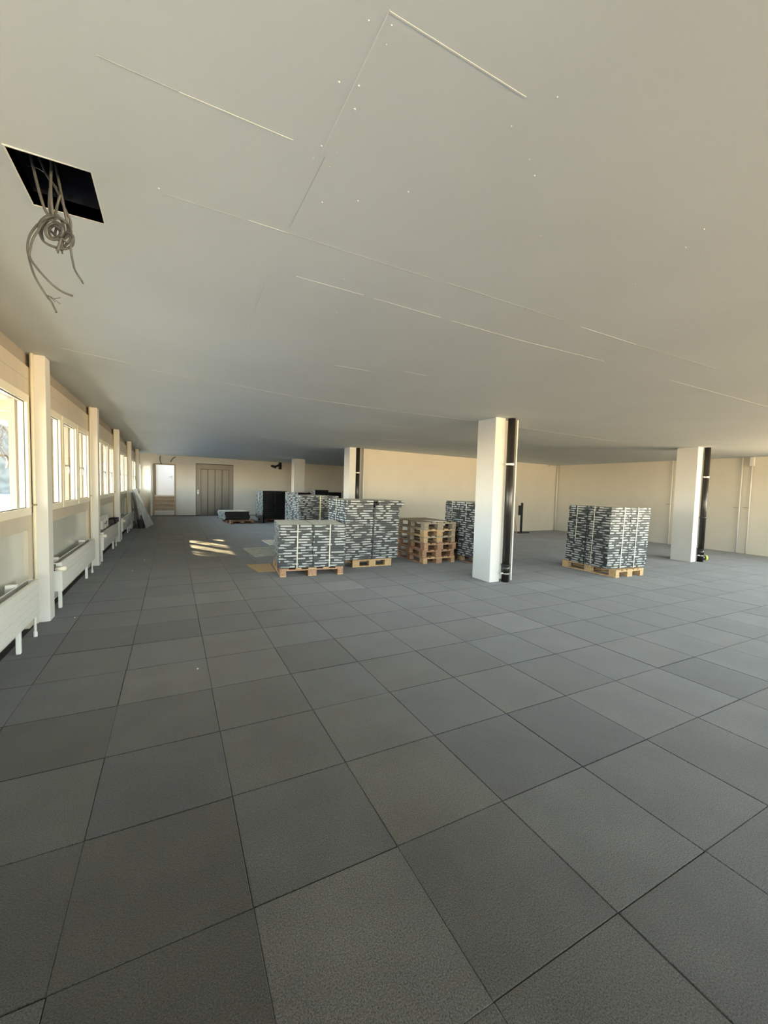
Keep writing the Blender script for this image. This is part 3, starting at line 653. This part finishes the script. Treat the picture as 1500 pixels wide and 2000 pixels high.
# ------------------------------------------------------------------ cartons
CH = .0462
CM = {}
ORD = ['topmost', 'second', 'third', 'fourth', 'fifth', 'sixth', 'seventh', 'eighth', 'ninth', 'tenth', 'eleventh', 'twelfth', 'thirteenth', 'fourteenth', 'fifteenth',
       'sixteenth', 'seventeenth', 'eighteenth', 'nineteenth', 'twentieth', 'twenty-first', 'twenty-second', 'twenty-third', 'twenty-fourth', 'twenty-fifth']
def carton_label(k, n, ix, iy, pile):
    col = ('front ' if iy == 0 else 'back ')+('left' if ix == 0 else 'right')
    i = n-1-k
    if i == 0: return 'topmost carton of the %s column, %s' % (col, pile)
    return '%s carton from the top, %s column, %s' % (ORD[i], col, pile)
def carton_mesh(w, d, h, var, dark):
    key = (round(w, 3), round(d, 3), round(h, 4), var, dark)
    if key in CM: return CM[key]
    b_ = MB().box(.0015, .0015, 0.0008, w-.0015, d-.0015, h-.0008, .003); me = b_.mesh('carton', M_carton)
    uv = me.uv_layers.new(name='UVMap'); r_ = random.Random(var*17+3); off = [r_.random() for _ in range(4)]
    for p in me.polygons:
        n = p.normal
        for li in p.loop_indices:
            c = me.vertices[me.loops[li].vertex_index].co
            if abs(n.z) > .9: uvc = (c.x, 3.0) if n.z > 0 else (0, -1)
            elif dark and n.y < -.3: uvc = (0, -1)
            elif abs(n.y) > abs(n.x):
                uvc = (c.x/w*.98+off[0 if n.y < 0 else 1], c.z/h)
                if n.y < 0 and dark: uvc = (0, -1)
            else: uvc = (c.y/d*.98+off[2 if n.x < 0 else 3]+5, c.z/h)
            uv.data[li].uv = uvc
    CM[key] = me; return me
rest = []          # cartons too small or hidden: joined later
def stack(loc, rz, w, d, n, lab, group, dark=False, lean=(0, 0), tops={}, hidden_rest=True, nx=2, ny=2, indiv=True, h=CH, jit=.004):
    R = Matrix.Rotation(rz, 4, 'Z'); rnd = random.Random(int(loc[0]*100)+n)
    cw, cd = w/nx-.003, d/ny-.003
    for k in range(n):
        jx, jy = rnd.uniform(-jit, jit), rnd.uniform(-jit, jit)*.8
        for ix in range(nx):
            for iy in range(ny):
                me = carton_mesh(cw, cd, h, rnd.randrange(24), dark)
                ox = ix*(w/nx+.001)+lean[0]*k/n+jx+rnd.uniform(0, .002)
                oy = iy*(d/ny+.001)+lean[1]*k/n+jy+rnd.uniform(0, .002)
                dx = tops.get((k, ix), 0)
                p_ = R @ Vector((ox+dx, oy, k*h))+Vector(loc)
                hid = (ix == nx-1 and iy == ny-1 and k < n-1 and nx > 1)
                if indiv and not hid:
                    tag(link('carton', me, None, p_, rz), carton_label(k, n, ix, iy, lab), 'box', group)
                else: rest.append((me, p_, rz))
GA = 'cartons of the low strapped pile on the near pallet'
GB = 'cartons of the tall pile beside the empty pallets'
GR = 'cartons of the free-standing tall pile right of the near pillar'
GC = 'cartons of the tall pile behind the near pillar'
zt = .1445
pallet((1.60, 6.85, 0), math.radians(-6.5), 1.09, 1.13, [M_pine, M_pine2, M_pine], 'pale pallet under the low strapped pile of dark cartons')
stack((1.575, 6.875, zt), math.radians(-8.0), 1.15, 1.04, 16, 'low near pile', GA)
pallet((3.07, 7.22, 0), math.radians(-2), .83, 1.15, [M_pine], 'fresh pine pallet under the tall pile beside the empty pallets', skid='x')
stack((2.90, 7.235, zt), math.radians(-1.0), 1.15, 1.05, 25, 'tall pile beside empty pallets', GB, lean=(.02, 0), tops={(24, 1): .10, (23, 1): .13, (22, 1): .05, (24, 0): .0}, jit=.007)
pallet((7.26, 4.70, 0), math.radians(-2.5), .79, 1.22, [M_pine, M_pine, M_pine], 'pale pallet under the free-standing tall pile right of the near pillar')
stack((7.185, 4.84, zt), math.radians(-6.5), 1.03, 1.02, 25, 'tall pile standing alone', GR, lean=(.055, .0), jit=.007)
pallet((5.60, 6.60, 0), 0, .8, 1.2, [M_brown, M_pine], 'pallet under the dark pile half hidden by the near pillar')
stack((5.50, 6.62, zt), math.radians(.5), 1.05, 1.02, 25, 'tall pile behind near pillar', GC, lean=(.01, 0), jit=.006)
# far piles
def far_stack(loc, rz, w, d, n, dark, **k):
    stack(loc, rz, w, d, n, '', '', dark=dark, indiv=False, **k)
pallet((2.88, 10.22, 0), math.radians(2), .8, 1.2, [M_pine, M_brown], 'pallet under the pile with one yellow strap')
far_stack((2.87, 10.2, zt), math.radians(2.5), 1.06, 1.05, 25, False)
pallet((3.34, 17.25, 0), math.radians(3), .9, 1.1, [M_red], 'dark red pallet under the tall black pile in front of the far wall')
far_stack((3.28, 17.2, zt), math.radians(6), 1.0, 1.02, 25, True)
pallet((3.99, 14.5, 0), math.radians(12), .8, 1.2, [M_red], 'dark pallet behind the pile with one yellow strap')
far_stack((3.99, 14.5, zt), math.radians(12), .52, 1.04, 25, True, nx=1)
pallet((5.45, 17.05, 0), 0, .8, 1.2, [M_red], 'dark pallet right of the fourth pillar, mostly hidden')
far_stack((5.42, 17.0, zt), 0, 1.2, 1.02, 25, True)
far_stack((5.42, 17.0, zt+25*CH+.0005), 0, .60, .6, 2, True, nx=1, ny=1)
pallet((1.98, 16.72, 0), math.radians(8), .9, 1.25, [M_red, M_brown, M_red], 'dark red pallet under the low black pile in front of the lift')
stack((1.80, 16.95, zt), math.radians(8), .95, 1.15, 7, 'low pile before the lift', 'cartons of the low pile in front of the lift', dark=True, jit=.03)
# empty pallets
EL = ['empty weathered pallet on top of the pallet pile', 'empty pale pallet, second from the top of the pallet pile', 'empty greyish pallet, third from the top of the pallet pile',
      'empty reddish pallet, third from the bottom of the pallet pile', 'empty brown pallet, second from the bottom of the pallet pile', 'empty brown pallet at the bottom of the pallet pile']
EM = [[M_grey], [M_pine, M_grey], [M_grey, M_grey, M_pine], [M_brown, M_pine2], [M_brown, M_pine2], [M_pine2, M_brown, M_pine]]
for k in range(6):
    i = 5-k; rr = random.Random(k+20)
    pallet((4.56+rr.uniform(-.012, .02)+(.03 if k == 5 else 0), 7.06+rr.uniform(-.015, .015), k*.1445), rr.uniform(-.008, .012), .8, 1.2, EM[i], EL[i], rnd=rr, group='empty pallets in the pile beside the near pillar')
tag(MB().prism([(4.83, 7.12), (5.18, 7.13), (5.19, 7.55), (5.0, 7.6), (4.84, 7.5)], .869, .876).obj('paper_sheet', M_board), 'pale paper lying on the topmost empty pallet', 'paper')

# joined remainder of the cartons (beyond 300, hidden or far)
rb = MB(); uvs = []
for me, p_, rz in rest:
    R = Matrix.Translation(p_) @ Matrix.Rotation(rz, 4, 'Z')
    rb.add([R @ v_.co for v_ in me.vertices], [tuple(p.vertices) for p in me.polygons])
    buf = [0.0]*(2*len(me.loops)); me.uv_layers[0].data.foreach_get('uv', buf); uvs += buf
ro = stuff(rb.obj('cartons', M_carton)); uv = ro.data.uv_layers.new(name='UVMap'); uv.data.foreach_set('uv', uvs)
tag(ro, 'dark cartons of the far piles and hidden inside the near ones', 'boxes')

# straps: thin bands around the piles
def band(loc, rz, pts, wdir, sw, m, lab, name='packing_strap'):
    """ribbon through pts, width along wdir, 1.2 mm thick"""
    P = [Vector(p) for p in pts]; W_ = Vector(wdir)*sw/2; V = []; F = []
    for i, p in enumerate(P):
        a = P[max(i-1, 0)]; c = P[min(i+1, len(P)-1)]; n = (c-a).cross(Vector(wdir)).normalized()*.0012
        V += [p-W_, p+W_, p+W_+n, p-W_+n]
    for i in range(len(P)-1):
        for k in range(4): F.append((i*4+k, i*4+(k+1) % 4, (i+1)*4+(k+1) % 4, (i+1)*4+k))
    F += [(3, 2, 1, 0), tuple(len(V)-4+k for k in range(4))]
    o = MB().add(V, F).obj(name, m); o.location = loc; o.rotation_euler = (0, 0, rz); tag(o, lab, 'strap'); return o
hA = 16*CH
for x, z_, lab in ((.315, zt+.002, 'pale strap over the left half of the low near pile'), (.87, zt+.002, 'pale strap over the right half of the low near pile')):
    band((1.575, 6.875, 0), math.radians(-8), [(x-.008, -.012, z_), (x, -.012, zt+hA+.005), (x, 1.06, zt+hA+.005), (x, 1.06, zt+.3)], (1, 0, 0), .020, M_strapw, lab)
hB = 25*CH
band((2.90, 7.235, 0), math.radians(-1), [(.585, -.014, zt), (.600, -.014, zt+.6), (.63, -.014, zt+hB-.10)], (1, 0, 0), .022, M_strapb, 'black strap hanging down the front of the tall pile beside the pallets')
band((2.90, 7.235, 0), math.radians(-1), [(-.014, .52, zt), (.008, .52, zt+hB+.006), (1.1, .52, zt+hB+.008)], (0, -1, 0), .03, M_strapw, 'pale strap on the window side of the tall pile beside the pallets')
for x, lab in ((.33, 'pale strap left on the bright face of the free-standing pile'), (.68, 'pale strap right on the bright face of the free-standing pile')):
    band((7.185, 4.84, 0), math.radians(-6.5), [(x-.0, -.013, zt+.002), (x+.055, -.013, zt+hB+.006), (x+.055, 1.04, zt+hB+.006)], (1, 0, 0), .018, M_strapw, lab)
for y, z_, lab in ((.78, .42, 'pale strap on the dark face of the free-standing pile, far end, cut short'), (.36, -.02, 'pale strap full height on the dark face of the free-standing pile')):
    band((7.185, 4.84, 0), math.radians(-6.5), [(-.013+.055*max(z_, 0)/hB, y, zt+z_), (.038, y, zt+hB+.006), (1.0, y, zt+hB+.010)], (0, -1, 0), .018, M_strapw, lab)
band((7.185, 4.84, 0), math.radians(-6.5), [(-.011, .525, zt), (.036, .525, zt+hB-.12)], (0, -1, 0), .02, M_strapb, 'black strap in the gap of the dark face, free-standing pile')
band((5.50, 6.62, 0), 0, [(-.012, .76, zt+.75), (.0, .76, zt+hB+.006), (1.05, .76, zt+hB+.006)], (0, -1, 0), .018, M_strapw, 'pale strap on the dark pile behind the near pillar, far end')
band((5.50, 6.62, 0), 0, [(-.012, .27, zt+.75), (.0, .27, zt+hB+.008), (1.05, .27, zt+hB+.008)], (0, -1, 0), .018, M_strapw, 'pale strap on the dark pile behind the near pillar, near end')
band((2.87, 10.2, 0), math.radians(2.5), [(.53, -.014, zt-.03), (.53, -.014, zt+hB+.005), (.53, 1.06, zt+hB+.005)], (1, 0, 0), .032, M_strapy, 'yellow strap around the pile behind the low near one')
band((3.28, 17.2, 0), math.radians(6), [(-.034, .50, zt+.7), (-.034, .50, zt+hB+.012), (.9, .50, zt+hB+.012)], (0, -1, 0), .05, M_strapw, 'pale strap on the tall black pile in front of the far wall')

# sheets on the floor
tag(MB().prism([(1.24, 8.15), (1.34, 7.38), (1.64, 7.36), (1.69, 8.11)], 0.0015, .007).obj('cardboard_sheet', M_card), 'flat brown cardboard sheet poking out left of the near pallet', 'cardboard')
q = MB().prism([(1.50, 10.30), (1.50, 10.02), (1.56, 8.97), (2.6, 8.95), (2.6, 10.3)], 0.0015, .012); q.box(1.56, 10.02, .012, 2.3, 10.06, .022, .002); q.box(1.7, 9.2, .012, 2.5, 9.23, .020, .002)
q.prism([(1.75, 9.25), (1.85, 9.18), (1.95, 9.24), (1.86, 9.32)], .012, .026); tag(q.obj('foil_sheet', M_cardgrey), 'crumpled grey foil sheet on the carpet behind the cardboard', 'sheet')
tag(MB().prism([(2.19, 11.6), (2.23, 10.65), (2.75, 10.60), (2.75, 11.6)], 0.0015, .02).obj('chipboard_sheet', M_board), 'pale board on the floor beside the pile with the yellow strap', 'board')

# stand by the partition wall and the timber stick
t_ = thing('floor_stand', 'black stand on a flat foot by the partition wall', 'stand', (11.6, 11.28, 0))
MB().box(-.18, -.10, 0.001, .34, .10, .03, .008).obj('foot_plate', M_blackm, t_); MB().box(-.035, -.03, .03, .035, .03, 1.13, .005).obj('post', M_blackm, t_)
MB().box(-.16, -.03, .67, -.035, .03, 1.03, .01).obj('side_box', M_blackm, t_)
tag(MB().cyl((11.42, 11.30, .001), (11.30, PY-.03, 2.16), .018, 8).obj('timber_batten', M_pine), 'thin wooden batten leaning on the partition wall beside the black stand', 'batten')
# grey pump wedge at the far pile
tag(MB().prism([(3.12, 16.92), (3.22, 16.86), (3.30, 17.0), (3.16, 17.1)], .001, .30).obj('rubber_wedge', M_blackm), 'small black lump at the foot of the tall black pile', 'debris')

# ------------------------------------------------------------------ outside the left windows
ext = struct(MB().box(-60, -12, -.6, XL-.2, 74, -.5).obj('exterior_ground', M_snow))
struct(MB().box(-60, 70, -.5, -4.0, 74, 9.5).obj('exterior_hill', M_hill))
vr = MB()
vr.box(-4.0, -3, 2.95, XL-.15, 16.4, 3.03); vr.box(-2.85, 16.4, 2.95, XL-.15, 19.3, 3.03); vr.box(-4.3, 19.3, 2.95, XL-.15, 27, 3.03)  # roof depths shaped to block the sun except at the floor patches
ver = struct(vr.obj('exterior_veranda', M_eave))
for y in [q_*1.7-2 for q_ in range(9)]:
    MB().box(-3.9, y, 2.77, XL-.16, y+.10, 2.95).obj('rafter', M_eave, ver)
for y in (4.5, 8.3, 12.1):
    MB().box(-3.9, y, -.5, -3.76, y+.14, 2.77).obj('post', M_eave, ver)
MB().box(-3.92, -3, 2.6, -3.76, 12.5, 2.77).obj('eave_beam', M_eave, ver)
M_bark = mat('sun_break_bark', (.12, .10, .08), .9)
def tree(x, y, h, seed, lab):
    rn = random.Random(seed); q = MB()
    def br(p, d, L_, r, lv):
        e_ = p+d*L_; q.cyl(p, e_, r, 7, r*.6, False)
        if lv == 0: return
        for _ in range(4 if lv > 1 else 3):
            nd = (d+Vector((rn.uniform(-1, 1), rn.uniform(-1, 1), rn.uniform(-.2, .7)))*.75).normalized()
            br(p+d*L_*rn.uniform(.45, 1), nd, L_*rn.uniform(.5, .75), r*.55, lv-1)
    br(Vector((x, y, -.5)), Vector((0, 0, 1)), h*.5, .13, 5)
    tag(q.obj('sun_break_tree', M_bark), lab, 'tree')
tree(-5.2, 21.5, 6.0, 4, 'added bare tree outside the far windows, breaks up the sunlight')  # tree added so its branches break up the sun patches indoors
struct(MB().box(-3.2, -3, -.5, -3.0, 30, .15).obj('exterior_parapet', M_ext))
